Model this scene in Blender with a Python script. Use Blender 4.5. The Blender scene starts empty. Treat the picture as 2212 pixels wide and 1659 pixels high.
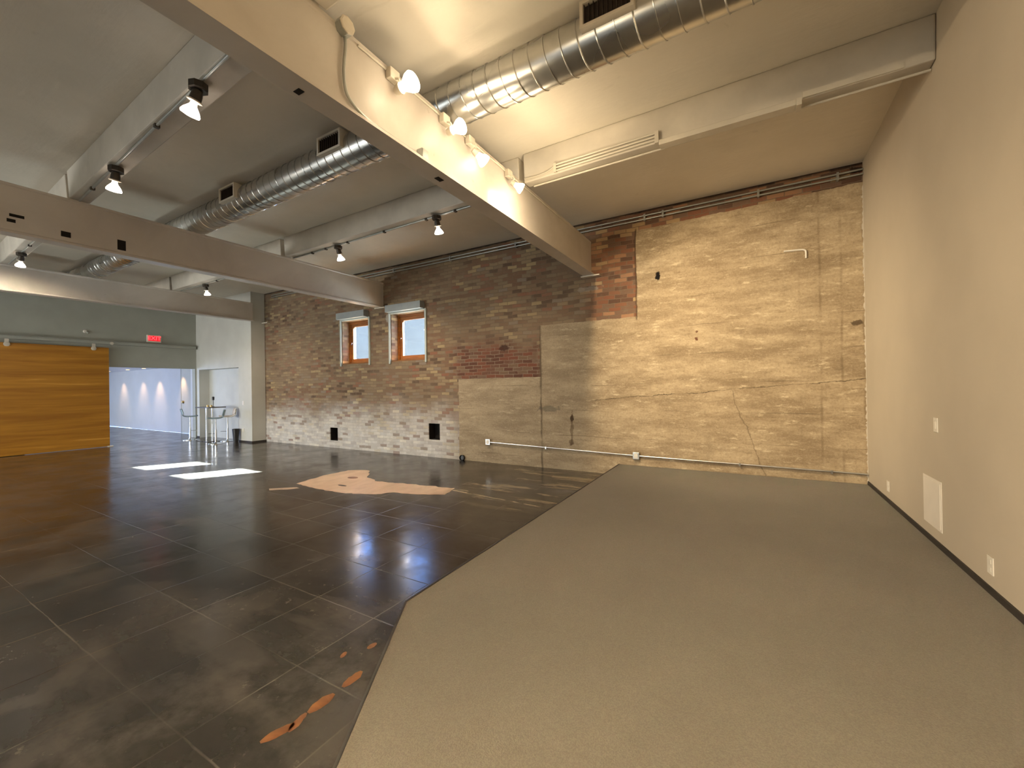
import bpy, bmesh, math, random
from mathutils import Vector, Matrix
random.seed(7)
SC = bpy.context.scene
COL = SC.collection
R = math.radians

# ------------------------------------------------------------------ camera
cam = bpy.data.cameras.new('camera'); camo = bpy.data.objects.new('camera', cam); COL.objects.link(camo)
cam.sensor_fit = 'HORIZONTAL'; cam.sensor_width = 36.0
cam.lens = 897.246 / 2212 * 36.0
cam.clip_start = 0.05; cam.clip_end = 200
yw, pt, rl = R(30.194), R(0.262), R(-0.877)
fw = Vector((-math.sin(yw)*math.cos(pt), math.cos(yw)*math.cos(pt), math.sin(pt)))
rt0 = Vector((math.cos(yw), math.sin(yw), 0)); up0 = rt0.cross(fw)
rt = rt0*math.cos(rl) + up0*math.sin(rl); up = -rt0*math.sin(rl) + up0*math.cos(rl)
m = Matrix((( rt.x, up.x, -fw.x, 0), (rt.y, up.y, -fw.y, 0), (rt.z, up.z, -fw.z, 1.56), (0, 0, 0, 1)))
camo.matrix_world = m
SC.camera = camo

# ------------------------------------------------------------------ colour management, sky, sun, daylight
SC.view_settings.view_transform = 'Standard'; SC.view_settings.look = 'None'
SC.view_settings.gamma = 1.0; SC.view_settings.use_curve_mapping = False
SC.view_settings.exposure = 0.15
W = bpy.data.worlds.new('sky'); SC.world = W; W.use_nodes = True
W.node_tree.nodes['Background'].inputs[0].default_value = (0.22, 0.42, 1.0, 1)
W.node_tree.nodes['Background'].inputs[1].default_value = 7.5

def look(o, target):
    d = Vector(target) - o.location
    o.rotation_euler = d.to_track_quat('-Z', 'Y').to_euler()

sun = bpy.data.lights.new('sun', 'SUN'); sun.energy = 620; sun.angle = R(0.9); sun.color = (0.90, 1.0, 1.0)
so = bpy.data.objects.new('sun', sun); COL.objects.link(so)
so.location = (4, 14, 12); look(so, Vector((4, 14, 12)) - Vector((1.82, 3.42, 2.78)))

def area(name, loc, target, sx, sy, e, col, spread=180):
    l = bpy.data.lights.new(name, 'AREA'); l.shape = 'RECTANGLE'; l.size = sx; l.size_y = sy; l.energy = e; l.color = col
    o = bpy.data.objects.new(name, l); COL.objects.link(o); o.location = loc; look(o, target); l.spread = R(spread); return o
# unseen area lights added as daylight from behind the camera and the next room
area('street_fill_a', (-6.5, -7.6, 1.7), (-6.5, 0, 1.2), 5.0, 2.4, 22, (0.98, 0.98, 1.0))
area('street_fill_b', (-13.0, -7.6, 1.7), (-13.0, -2.0, -0.6), 4.0, 2.0, 400, (1.0, 0.98, 0.92), 120)
area('daylight_next_room', (-21.5, 0.9, 1.4), (-21.5, 7, 1.2), 7.0, 1.9, 200, (0.66, 0.76, 1.0))

# ------------------------------------------------------------------ key dimensions
D, RX, H, HS = 7.108, 1.291, 4.456, 0.186       # brick wall, right wall, ceiling, platform height
LX = -16.1                                       # far left wall
FY = -7.4                                        # street wall behind the camera

# ------------------------------------------------------------------ material helpers
class NT:
    def __init__(s, name, rough=0.6, metal=0.0, spec=0.5):
        s.m = bpy.data.materials.new(name); s.m.use_nodes = True; s.t = s.m.node_tree; s.n = s.t.nodes; s.b = s.n['Principled BSDF']
        s.b.inputs['Roughness'].default_value = rough; s.b.inputs['Metallic'].default_value = metal
        s.b.inputs['Specular IOR Level'].default_value = spec
        s._c = None
    def L(s, a, b): s.t.links.new(a, b)
    def put(s, sock, v):
        if hasattr(v, 'is_output') or isinstance(v, bpy.types.NodeSocket): s.L(v, sock)
        else: sock.default_value = v if not isinstance(v, tuple) or len(v) != 3 or sock.type != 'RGBA' else (*v, 1)
    def co(s):
        if s._c is None: s._c = s.n.new('ShaderNodeTexCoord').outputs['Object']
        return s._c
    def xyz(s):
        q = s.n.new('ShaderNodeSeparateXYZ'); s.L(s.co(), q.inputs[0]); return q.outputs
    def comb(s, x=0.0, y=0.0, z=0.0):
        q = s.n.new('ShaderNodeCombineXYZ')
        for i, v in enumerate((x, y, z)): s.put(q.inputs[i], v)
        return q.outputs[0]
    def M(s, op, a, b=0.0, c=0.0, clamp=False):
        q = s.n.new('ShaderNodeMath'); q.operation = op; q.use_clamp = clamp
        s.put(q.inputs[0], a); s.put(q.inputs[1], b)
        if op in ('MULTIPLY_ADD', 'SMOOTH_MIN', 'COMPARE', 'WRAP'): s.put(q.inputs[2], c)
        return q.outputs[0]
    def mapr(s, v, a, b, c=0.0, d=1.0, smooth=True):
        q = s.n.new('ShaderNodeMapRange'); q.interpolation_type = 'SMOOTHSTEP' if smooth else 'LINEAR'
        s.put(q.inputs[0], v)
        for i, x in enumerate((a, b, c, d)): q.inputs[i+1].default_value = x
        return q.outputs[0]
    def noise(s, scale, detail=4, rough=0.55, vec=None, dist=0.0, w=None):
        q = s.n.new('ShaderNodeTexNoise'); q.inputs['Scale'].default_value = scale; q.inputs['Detail'].default_value = detail
        q.inputs['Roughness'].default_value = rough; q.inputs['Distortion'].default_value = dist
        s.L(vec if vec is not None else s.co(), q.inputs['Vector']); return q.outputs['Fac']
    def scaled(s, x, y, z, off=(0, 0, 0)):
        q = s.n.new('ShaderNodeMapping'); s.L(s.co(), q.inputs[0]); q.inputs['Scale'].default_value = (x, y, z); q.inputs['Location'].default_value = off
        return q.outputs[0]
    def mix(s, f, a, b):
        q = s.n.new('ShaderNodeMix'); q.data_type = 'RGBA'
        s.put(q.inputs[0], f); s.put(q.inputs[6], a); s.put(q.inputs[7], b); return q.outputs[2]
    def ramp(s, f, stops, const=False):
        q = s.n.new('ShaderNodeValToRGB'); e = q.color_ramp.elements
        if const: q.color_ramp.interpolation = 'CONSTANT'
        while len(e) < len(stops): e.new(0.5)
        for i, (p, c) in enumerate(stops): e[i].position = p; e[i].color = (*c, 1)
        s.L(f, q.inputs[0]); return q.outputs[0]
    def color(s, c): s.put(s.b.inputs['Base Color'], c); return s
    def rough(s, v): s.put(s.b.inputs['Roughness'], v); return s
    def bump(s, h, strength=0.3, dist=0.01):
        q = s.n.new('ShaderNodeBump'); q.inputs['Strength'].default_value = strength; q.inputs['Distance'].default_value = dist
        s.L(h, q.inputs['Height']); s.L(q.outputs[0], s.b.inputs['Normal']); return s

def paint(name, col, rough=0.6, var=0.06, sc=3.0, bump=0.1, bsc=60, metal=0.0, spec=0.4):
    k = NT(name, rough, metal, spec)
    n = k.noise(sc, 5)
    a = tuple(c*(1-var*1.6) for c in col); b = tuple(min(1, c*(1+var)) for c in col)
    k.color(k.mix(k.mapr(n, 0.3, 0.7), a, b))
    if bump: k.bump(k.noise(bsc, 3), bump, 0.004)
    return k.m

def emit(name, col, st):
    k = NT(name); k.b.inputs['Base Color'].default_value = (*col, 1)
    k.b.inputs['Emission Color'].default_value = (*col, 1); k.b.inputs['Emission Strength'].default_value = st
    return k.m

# ---- materials
def make_ceiling():
    k = NT('ceiling_paint', 0.62, spec=0.35)
    n = k.noise(0.7, 6, 0.6); n2 = k.noise(1.0, 6, 0.65, vec=k.scaled(1.2, 9, 1))
    base = k.mix(k.mapr(n, 0.3, 0.7), (0.68, 0.635, 0.55), (0.78, 0.73, 0.635))
    base = k.mix(k.mapr(n2, 0.62, 0.74, 0, 0.35), base, (0.84, 0.79, 0.69))
    base = k.mix(k.mapr(k.noise(2.3, 3, 0.5, dist=1.5), 0.70, 0.76, 0, 0.25), base, (0.54, 0.49, 0.41))
    k.color(base); k.bump(k.M('ADD', k.noise(14, 5), k.M('MULTIPLY', n2, 1.2)), 0.25, 0.01); return k.m
def make_steel():
    k = NT('steel_beam_paint', 0.36, spec=0.55)
    n = k.noise(1.1, 6, 0.6, dist=0.6)
    base = k.mix(k.mapr(n, 0.3, 0.72), (0.47, 0.43, 0.385), (0.57, 0.53, 0.48))
    base = k.mix(k.mapr(k.noise(9, 4), 0.70, 0.78, 0, 0.4), base, (0.33, 0.28, 0.22))
    k.color(base); k.rough(k.mapr(k.noise(3, 3), 0.3, 0.7, 0.28, 0.42)); k.bump(k.noise(7, 4, 0.5), 0.16, 0.012); return k.m
def make_brickwall():
    k = NT('old_brick_and_concrete', 0.85, spec=0.25)
    o = k.xyz(); X, Y, Z = o[0], o[1], o[2]
    u = k.M('ADD', X, Y)
    w1 = k.M('MULTIPLY', k.M('SUBTRACT', k.noise(2.2, 2, 0.5), 0.5), 0.05)
    w2 = k.M('MULTIPLY', k.M('SUBTRACT', k.noise(9, 2), 0.5), 0.022)
    uu = k.M('ADD', u, k.M('ADD', w1, w2)); zz = k.M('ADD', Z, k.M('ADD', w1, w2))
    q = k.n.new('ShaderNodeTexBrick'); k.L(k.comb(uu, zz, 0.0), q.inputs['Vector'])
    q.inputs['Color1'].default_value = (0, 0, 0, 1); q.inputs['Color2'].default_value = (1, 1, 1, 1); q.inputs['Mortar'].default_value = (0.5, 0.5, 0.5, 1)
    q.inputs['Scale'].default_value = 1.0; q.inputs['Brick Width'].default_value = 0.215; q.inputs['Row Height'].default_value = 0.069
    q.inputs['Mortar Size'].default_value = 0.006; q.inputs['Mortar Smooth'].default_value = 0.5; q.offset = 0.5
    rnd = q.outputs['Color']; mort = q.outputs['Fac']
    pal = k.ramp(rnd, [(0.0, (0.085, 0.052, 0.034)), (0.10, (0.17, 0.098, 0.060)), (0.34, (0.21, 0.138, 0.084)), (0.46, (0.225, 0.098, 0.060)), (0.53, (0.215, 0.155, 0.098)),
                       (0.72, (0.27, 0.20, 0.120)), (0.86, (0.37, 0.28, 0.150)), (0.94, (0.22, 0.175, 0.14))], True)
    pal = k.mix(k.mapr(k.noise(0.9, 4, 0.6), 0.32, 0.68, 0.15, 0.65), pal, (0.215, 0.160, 0.105))
    # greener / redder zones
    redz = k.M('MULTIPLY', k.mapr(X, -5.75, -5.40), k.mapr(X, -3.40, -3.62))
    redz = k.M('MULTIPLY', redz, k.M('MULTIPLY', k.mapr(zz, 1.70, 1.73), k.mapr(k.M('ADD', Z, k.M('MULTIPLY', k.noise(1.4, 3), 0.9)), 3.05, 2.7)))
    redpal = k.ramp(rnd, [(0.0, (0.10, 0.042, 0.028)), (0.3, (0.16, 0.058, 0.036)), (0.6, (0.125, 0.055, 0.037)), (0.84, (0.15, 0.09, 0.06))], True)
    pal = k.mix(k.M('MULTIPLY', redz, 0.9), pal, redpal)
    redr = k.M('MULTIPLY', k.mapr(X, -2.7, -2.3), 0.70)
    redpal2 = k.ramp(rnd, [(0.0, (0.10, 0.045, 0.030)), (0.25, (0.21, 0.078, 0.042)), (0.55, (0.15, 0.080, 0.055)), (0.72, (0.34, 0.16, 0.085)), (0.88, (0.40, 0.26, 0.13))], True)
    pal = k.mix(redr, pal, redpal2)
    mcol = k.mix(redz, (0.19, 0.145, 0.10), (0.27, 0.22, 0.165))
    mortn = k.M('MULTIPLY', mort, k.mapr(k.noise(3.1, 3), 0.25, 0.6, 0.35, 1.0))
    brick = k.mix(mortn, pal, mcol)
    # smear of mortar over bricks
    brick = k.mix(k.mapr(k.noise(6, 5, 0.65), 0.52, 0.72, 0, 0.35), brick, (0.22, 0.175, 0.125))
    # salt bloom at the wall foot, paled further in place of cool light
    zn = k.M('ADD', Z, k.M('MULTIPLY', k.M('SUBTRACT', k.noise(1.3, 4, 0.6), 0.5), 1.1))
    bl = k.M('MULTIPLY', k.mapr(zn, 1.45, 0.35, 0, 0.82), k.mapr(X, -4.9, -6.2, 0.15, 1))
    bl = k.M('MULTIPLY', bl, k.mapr(k.noise(3.5, 6, 0.7), 0.30, 0.60, 0.75, 1.0))
    bl = k.M('MULTIPLY', bl, k.ramp(rnd, [(0.0, (1, 1, 1)), (0.42, (0.45, 0.45, 0.45)), (0.50, (0.95, 0.95, 0.95)), (0.86, (0.65, 0.65, 0.65)), (0.92, (1, 1, 1))], True))
    brick = k.mix(bl, brick, k.mix(k.mapr(mort, 0.2, 0.8, 0, 0.6), k.mix(k.mapr(k.noise(9, 5, 0.7), 0.3, 0.7, 0, 0.45), k.ramp(rnd, [(0.0, (0.62, 0.60, 0.57)), (0.16, (0.74, 0.73, 0.70)), (0.34, (0.52, 0.51, 0.51)), (0.55, (0.80, 0.78, 0.72)), (0.72, (0.66, 0.67, 0.67)), (0.86, (0.84, 0.82, 0.74))], True), (0.50, 0.50, 0.50)), (0.80, 0.79, 0.76)))
    # concrete
    st = k.noise(1.0, 9, 0.68, vec=k.scaled(1.1, 1, 4.2)); st2 = k.noise(1.0, 9, 0.75, vec=k.scaled(3.2, 1, 13))
    con = k.mix(k.mapr(st, 0.34, 0.66), (0.27, 0.200, 0.122), (0.46, 0.362, 0.235))
    con = k.mix(k.mapr(st2, 0.54, 0.66, 0, 0.75), con, (0.64, 0.53, 0.36))
    con = k.mix(k.mapr(st2, 0.46, 0.32, 0, 0.55), con, (0.20, 0.145, 0.084))
    con = k.mix(k.mapr(k.noise(30, 4, 0.7), 0.36, 0.24, 0, 0.65), con, (0.13, 0.092, 0.055)); con = k.mix(k.mapr(k.noise(55, 3, 0.7), 0.62, 0.74, 0, 0.4), con, (0.62, 0.53, 0.40))
    con = k.mix(k.mapr(k.noise(2.2, 5, 0.6), 0.60, 0.75, 0, 0.35), con, (0.19, 0.145, 0.09))
    gr = k.noise(42, 7, 0.8); con = k.mix(k.mapr(gr, 0.50, 0.36, 0, 0.45), con, (0.19, 0.14, 0.085)); con = k.mix(k.mapr(gr, 0.52, 0.66, 0, 0.35), con, (0.60, 0.50, 0.35))
    # concrete turns greener and darker left of the beam
    con = k.mix(k.mapr(X, -2.2, -2.8, 0, 0.30), con, (0.21, 0.185, 0.145))
    # pour lines
    pl = k.M('ABSOLUTE', k.M('SUBTRACT', k.M('FRACT', k.M('DIVIDE', k.M('ADD', Z, k.M('MULTIPLY', k.noise(0.8, 3), 0.10)), 0.46)), 0.5))
    con = k.mix(k.M('MULTIPLY', k.mapr(pl, 0.022, 0.004), k.mapr(k.noise(1.3, 3), 0.45, 0.65, 0, 0.55)), con, (0.11, 0.08, 0.05))
    # vertical board marks at the right end
    vl = k.M('ABSOLUTE', k.M('SUBTRACT', k.M('FRACT', k.M('DIVIDE', k.M('ADD', X, k.M('MULTIPLY', k.noise(1.5, 2), 0.03)), 0.235)), 0.5))
    con = k.mix(k.M('MULTIPLY', k.M('MULTIPLY', k.mapr(vl, 0.10, 0.01), k.mapr(X, 0.45, 0.75)), k.mapr(k.noise(2.2, 4), 0.40, 0.66, 0.0, 0.45)), con, (0.14, 0.095, 0.05))
    # long crack and its branch
    cz = k.M('ADD', k.M('MULTIPLY_ADD', X, 0.078, 1.475), k.M('ADD', k.M('MULTIPLY', k.M('SUBTRACT', k.noise(1.9, 3, 0.5), 0.5), 0.10), k.M('MULTIPLY', k.M('SUBTRACT', k.noise(16, 4, 0.6), 0.5), 0.05)))
    dc = k.M('ABSOLUTE', k.M('SUBTRACT', Z, cz))
    con = k.mix(k.M('MULTIPLY', k.mapr(dc, 0.010, 0.002), k.M('MULTIPLY', k.mapr(X, -2.6, -2.4, 0, 0.85), k.mapr(k.noise(4.5, 4), 0.36, 0.58, 0.25, 1.0))), con, (0.05, 0.033, 0.018))
    bx = k.M('ADD', k.M('MULTIPLY_ADD', Z, -0.37, 0.215), k.M('ADD', k.M('MULTIPLY', k.M('SUBTRACT', k.noise(2.6, 3), 0.5), 0.20), k.M('MULTIPLY', k.M('SUBTRACT', k.noise(18, 4), 0.5), 0.05)))
    db = k.M('ABSOLUTE', k.M('SUBTRACT', X, bx))
    con = k.mix(k.M('MULTIPLY', k.mapr(db, 0.014, 0.003), k.mapr(Z, 1.46, 1.42, 0, 0.45)), con, (0.07, 0.045, 0.025))
    # which zones are concrete
    e = k.M('MULTIPLY', k.M('SUBTRACT', k.noise(5, 4), 0.5), 0.06)
    Xe = k.M('ADD', X, e); Ze = k.M('ADD', Z, e)
    a1 = k.M('MULTIPLY', k.M('GREATER_THAN', Xe, -5.46), k.M('LESS_THAN', Ze, 1.72))
    a2 = k.M('MULTIPLY', k.M('GREATER_THAN', Xe, -3.50), k.M('LESS_THAN', Ze, 2.70))
    a3 = k.M('MULTIPLY', k.M('GREATER_THAN', Xe, -1.68), k.M('LESS_THAN', k.M('ADD', Ze, k.M('MULTIPLY', X, -0.02)), 4.17))
    cm = k.M('MAXIMUM', a1, k.M('MAXIMUM', a2, a3))
    col = k.mix(cm, brick, con)
    # joint between the two pours at x = -3.5 and dark edges of the zones
    def vline(x0, z1, wd, s_):
        dd = k.M('ABSOLUTE', k.M('SUBTRACT', Xe, x0)); return k.M('MULTIPLY', k.mapr(dd, wd, wd*0.3), k.M('MULTIPLY', k.M('LESS_THAN', Z, z1), s_))
    col = k.mix(k.M('MULTIPLY', vline(-3.50, 2.70, 0.03, 0.7), k.mapr(k.noise(2.5, 3), 0.3, 0.6, 0.35, 1)), col, (0.07, 0.05, 0.03))
    dd = k.M('ABSOLUTE', k.M('SUBTRACT', Xe, -1.69)); col = k.mix(k.M('MULTIPLY', k.mapr(dd, 0.022, 0.006), k.M('MULTIPLY', k.mapr(Z, 2.62, 2.66), k.mapr(Z, 4.2, 4.15, 0, 0.7))), col, (0.07, 0.045, 0.025))
    # stains and pits with a place of their own
    spn = k.mapr(k.noise(14, 5, 0.7), 0.3, 0.7, 0.35, 1.9)
    def spot(x, z, rx, rz, s_, c):
        nonlocal col
        ex = k.M('DIVIDE', k.M('SUBTRACT', Xe, x), rx); ez = k.M('DIVIDE', k.M('SUBTRACT', Ze, z), rz)
        r = k.M('MULTIPLY', k.M('ADD', k.M('MULTIPLY', ex, ex), k.M('MULTIPLY', ez, ez)), spn)
        col = k.mix(k.mapr(r, 1.3, 0.5, 0, s_), col, c)
    spot(-2.885, 0.94, 0.045, 0.06, 0.9, (0.03, 0.017, 0.01)); spot(-2.885, 0.75, 0.03, 0.30, 0.55, (0.08, 0.045, 0.02)); spot(-2.89, 0.52, 0.05, 0.07, 0.6, (0.07, 0.04, 0.02))
    spot(-3.33, 1.12, 0.22, 0.06, 0.5, (0.09, 0.085, 0.07)); spot(-4.30, 2.32, 0.12, 0.07, 0.85, (0.05, 0.022, 0.015))
    spot(-0.77, 2.25, 0.02, 0.03, 0.9, (0.10, 0.03, 0.015)); spot(-0.77, 2.36, 0.016, 0.018, 0.8, (0.09, 0.03, 0.015)); spot(-1.33, 3.34, 0.035, 0.075, 1.0, (0.006, 0.004, 0.003))
    spot(-2.55, 3.27, 0.22, 0.05, 0.4, (0.36, 0.34, 0.30))
    spot(1.21, 2.33, 0.07, 0.035, 0.8, (0.07, 0.045, 0.025)); spot(-7.55, 3.22, 0.07, 0.12, 0.6, (0.42, 0.41, 0.36)); spot(1.22, 4.36, 0.10, 0.05, 0.9, (0.02, 0.015, 0.01))
    # darker, uneven top edge of the wall below the slab
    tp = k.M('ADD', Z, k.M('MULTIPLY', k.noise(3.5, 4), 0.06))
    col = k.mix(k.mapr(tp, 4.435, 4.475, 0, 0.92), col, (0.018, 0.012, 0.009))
    k.color(col)
    hb = k.M('MULTIPLY', k.M('SUBTRACT', 1.0, mort), 1.0); hb = k.M('ADD', hb, k.M('MULTIPLY', k.noise(26, 4), 0.55)); hb = k.M('ADD', hb, k.M('MULTIPLY', rnd, 0.35))
    hc = k.M('ADD', k.M('MULTIPLY', st2, 1.2), k.M('MULTIPLY', k.noise(40, 4), 0.5))
    q2 = k.n.new('ShaderNodeMix'); k.L(cm, q2.inputs[0]); k.L(hb, q2.inputs[2]); k.L(hc, q2.inputs[3])
    k.bump(q2.outputs[0], 0.6, 0.012); return k.m
def make_floor():
    k = NT('worn_dark_floor_panels', 0.3, spec=0.55)
    o = k.xyz(); X, Y = o[0], o[1]
    wob = k.M('MULTIPLY', k.M('SUBTRACT', k.noise(5, 3), 0.5), 0.012)
    fx = k.M('ABSOLUTE', k.M('SUBTRACT', k.M('FRACT', k.M('DIVIDE', k.M('ADD', k.M('ADD', X, wob), 2.25+30*0.597), 0.597)), 0.0))
    fx = k.M('MINIMUM', fx, k.M('SUBTRACT', 1.0, fx))
    fy = k.M('FRACT', k.M('DIVIDE', k.M('ADD', k.M('ADD', Y, wob), -1.41+30*0.545), 0.545)); fy = k.M('MINIMUM', fy, k.M('SUBTRACT', 1.0, fy))
    sd = k.M('MINIMUM', k.M('MULTIPLY', fx, 0.597), k.M('MULTIPLY', fy, 0.545))
    n1 = k.noise(0.55, 6, 0.6, dist=0.2); n2 = k.noise(1.3, 7, 0.6, dist=0.2)
    base = k.mix(k.mapr(n1, 0.32, 0.68), (0.027, 0.0245, 0.022), (0.050, 0.045, 0.039))
    base = k.mix(k.mapr(n2, 0.48, 0.60, 0, 0.55), base, (0.112, 0.098, 0.082)); base = k.mix(k.mapr(k.noise(2.6, 6, 0.7), 0.58, 0.36, 0, 0.55), base, (0.020, 0.018, 0.016))
    base = k.mix(k.mapr(k.noise(1.0, 5, vec=k.scaled(0.5, 1.6, 1, (3, 1, 0))), 0.49, 0.62, 0, 0.55), base, (0.115, 0.100, 0.083))
    pn = k.n.new('ShaderNodeTexWhiteNoise'); pn.noise_dimensions = '2D'
    k.L(k.comb(k.M('FLOOR', k.M('DIVIDE', k.M('ADD', X, 2.25+30*0.597), 0.597)), k.M('FLOOR', k.M('DIVIDE', k.M('ADD', Y, -1.41+30*0.545), 0.545)), 0.0), pn.inputs['Vector'])
    base = k.mix(k.M('MULTIPLY', pn.outputs['Value'], 0.30), base, (0.022, 0.020, 0.019))
    sm = k.M('MULTIPLY', k.mapr(sd, 0.0065, 0.0015), k.mapr(k.noise(0.9, 4), 0.45, 0.62, 0.05, 0.55))
    base = k.mix(sm, base, (0.21, 0.185, 0.15))
    # scuffs
    sc_ = k.M('MULTIPLY', k.mapr(k.noise(13, 6, 0.75), 0.58, 0.70, 0, 0.55), k.mapr(k.noise(0.9, 4), 0.46, 0.58))
    base = k.mix(sc_, base, (0.22, 0.19, 0.15))
    # rubbed-through paint by the platform near the brick wall
    wz = k.M('MULTIPLY', k.M('MULTIPLY', k.mapr(X, -4.3, -3.6), k.mapr(X, -1.9, -2.3)), k.mapr(Y, 4.2, 5.0))
    rub = k.M('MULTIPLY', wz, k.mapr(k.noise(1.0, 6, 0.62, vec=k.scaled(0.9, 4.5, 1, (1.7, 2.2, 0))), 0.52, 0.60, 0, 0.85))
    base = k.mix(rub, base, (0.30, 0.235, 0.155))
    rl_ = k.M('MULTIPLY', k.M('MULTIPLY', k.mapr(X, -4.2, -3.9), k.mapr(X, -2.2, -2.6)), k.mapr(k.M('ABSOLUTE', k.M('SUBTRACT', Y, k.M('MULTIPLY_ADD', k.noise(3, 4), 0.05, k.M('MULTIPLY_ADD', X, -0.12, 4.47)))), 0.02, 0.006))
    base = k.mix(k.M('MULTIPLY', rl_, k.mapr(k.noise(4, 3), 0.42, 0.55)), base, (0.50, 0.40, 0.27))
    k.color(base)
    k.rough(k.M('MINIMUM', 0.262, k.M('MAXIMUM', 0.09, k.M('MULTIPLY_ADD', k.noise(1.9, 7, 0.7), 0.50, -0.06))))
    k.bump(k.M('ADD', k.M('MULTIPLY', k.mapr(sd, 0.005, 0.0), -0.5), k.M('ADD', k.M('MULTIPLY', k.noise(2.6, 6, 0.62), 0.9), k.M('MULTIPLY', k.noise(30, 3), 0.08))), 0.24, 0.006); return k.m
def make_carpet():
    k = NT('grey_carpet', 0.95, spec=0.1)
    n = k.noise(0.8, 4, 0.5); f = k.noise(170, 2, 0.7); f2 = k.noise(45, 4, 0.7)
    base = k.mix(k.mapr(n, 0.35, 0.65), (0.158, 0.138, 0.110), (0.178, 0.156, 0.124))
    base = k.mix(k.mapr(f, 0.35, 0.65, 0, 0.4), base, (0.10, 0.085, 0.066))
    base = k.mix(k.mapr(f2, 0.58, 0.75, 0, 0.25), base, (0.25, 0.215, 0.17))
    k.color(base); k.bump(k.M('ADD', f, k.M('MULTIPLY', f2, 0.6)), 0.5, 0.006)
    k.b.inputs['Sheen Weight'].default_value = 0.1; return k.m
def make_wood(name, c1, c2, c3, ax=(0.6, 0.35, 9)):
    k = NT(name, 0.45, spec=0.4)
    v = k.scaled(*ax); n = k.noise(1.0, 5, 0.6, vec=v, dist=0.9); n2 = k.noise(1.0, 4, vec=k.scaled(ax[0]*2, ax[1]*3, ax[2]*4))
    c = k.mix(k.mapr(n, 0.30, 0.68), c1, c2); c = k.mix(k.mapr(n, 0.62, 0.72, 0, 0.7), c, c3); c = k.mix(k.mapr(n2, 0.4, 0.7, 0, 0.35), c, c1)
    k.color(c); k.bump(n2, 0.1, 0.003); return k.m
def make_galv():
    k = NT('galvanised_metal', 0.26, 1.0)
    n = k.noise(2.5, 4); k.color(k.mix(k.mapr(n, 0.3, 0.7), (0.50, 0.51, 0.51), (0.66, 0.66, 0.64)))
    k.rough(k.mapr(k.noise(1.5, 2), 0.3, 0.7, 0.24, 0.32)); return k.m
def make_glass():
    m_ = bpy.data.materials.new('window_glass'); m_.use_nodes = True; t = m_.node_tree; t.nodes.clear()
    o = t.nodes.new('ShaderNodeOutputMaterial'); mx = t.nodes.new('ShaderNodeMixShader'); tr = t.nodes.new('ShaderNodeBsdfTransparent'); gl = t.nodes.new('ShaderNodeBsdfGlossy')
    tr.inputs[0].default_value = (0.93, 0.96, 0.97, 1); gl.inputs['Roughness'].default_value = 0.02; mx.inputs[0].default_value = 0.08
    t.links.new(tr.outputs[0], mx.inputs[1]); t.links.new(gl.outputs[0], mx.inputs[2]); t.links.new(mx.outputs[0], o.inputs[0]); return m_
def make_block():
    k = NT('grey_block_wall', 0.9); o = k.xyz()
    q = k.n.new('ShaderNodeTexBrick'); k.L(k.comb(k.M('ADD', o[0], o[1]), o[2], 0.0), q.inputs['Vector'])
    q.inputs['Color1'].default_value = (0.016, 0.026, 0.040, 1); q.inputs['Color2'].default_value = (0.019, 0.030, 0.045, 1); q.inputs['Mortar'].default_value = (0.011, 0.020, 0.034, 1)
    q.inputs['Scale'].default_value = 1; q.inputs['Brick Width'].default_value = 0.6; q.inputs['Row Height'].default_value = 0.3; q.inputs['Mortar Size'].default_value = 0.012
    k.color(q.outputs['Color']); return k.m

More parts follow.
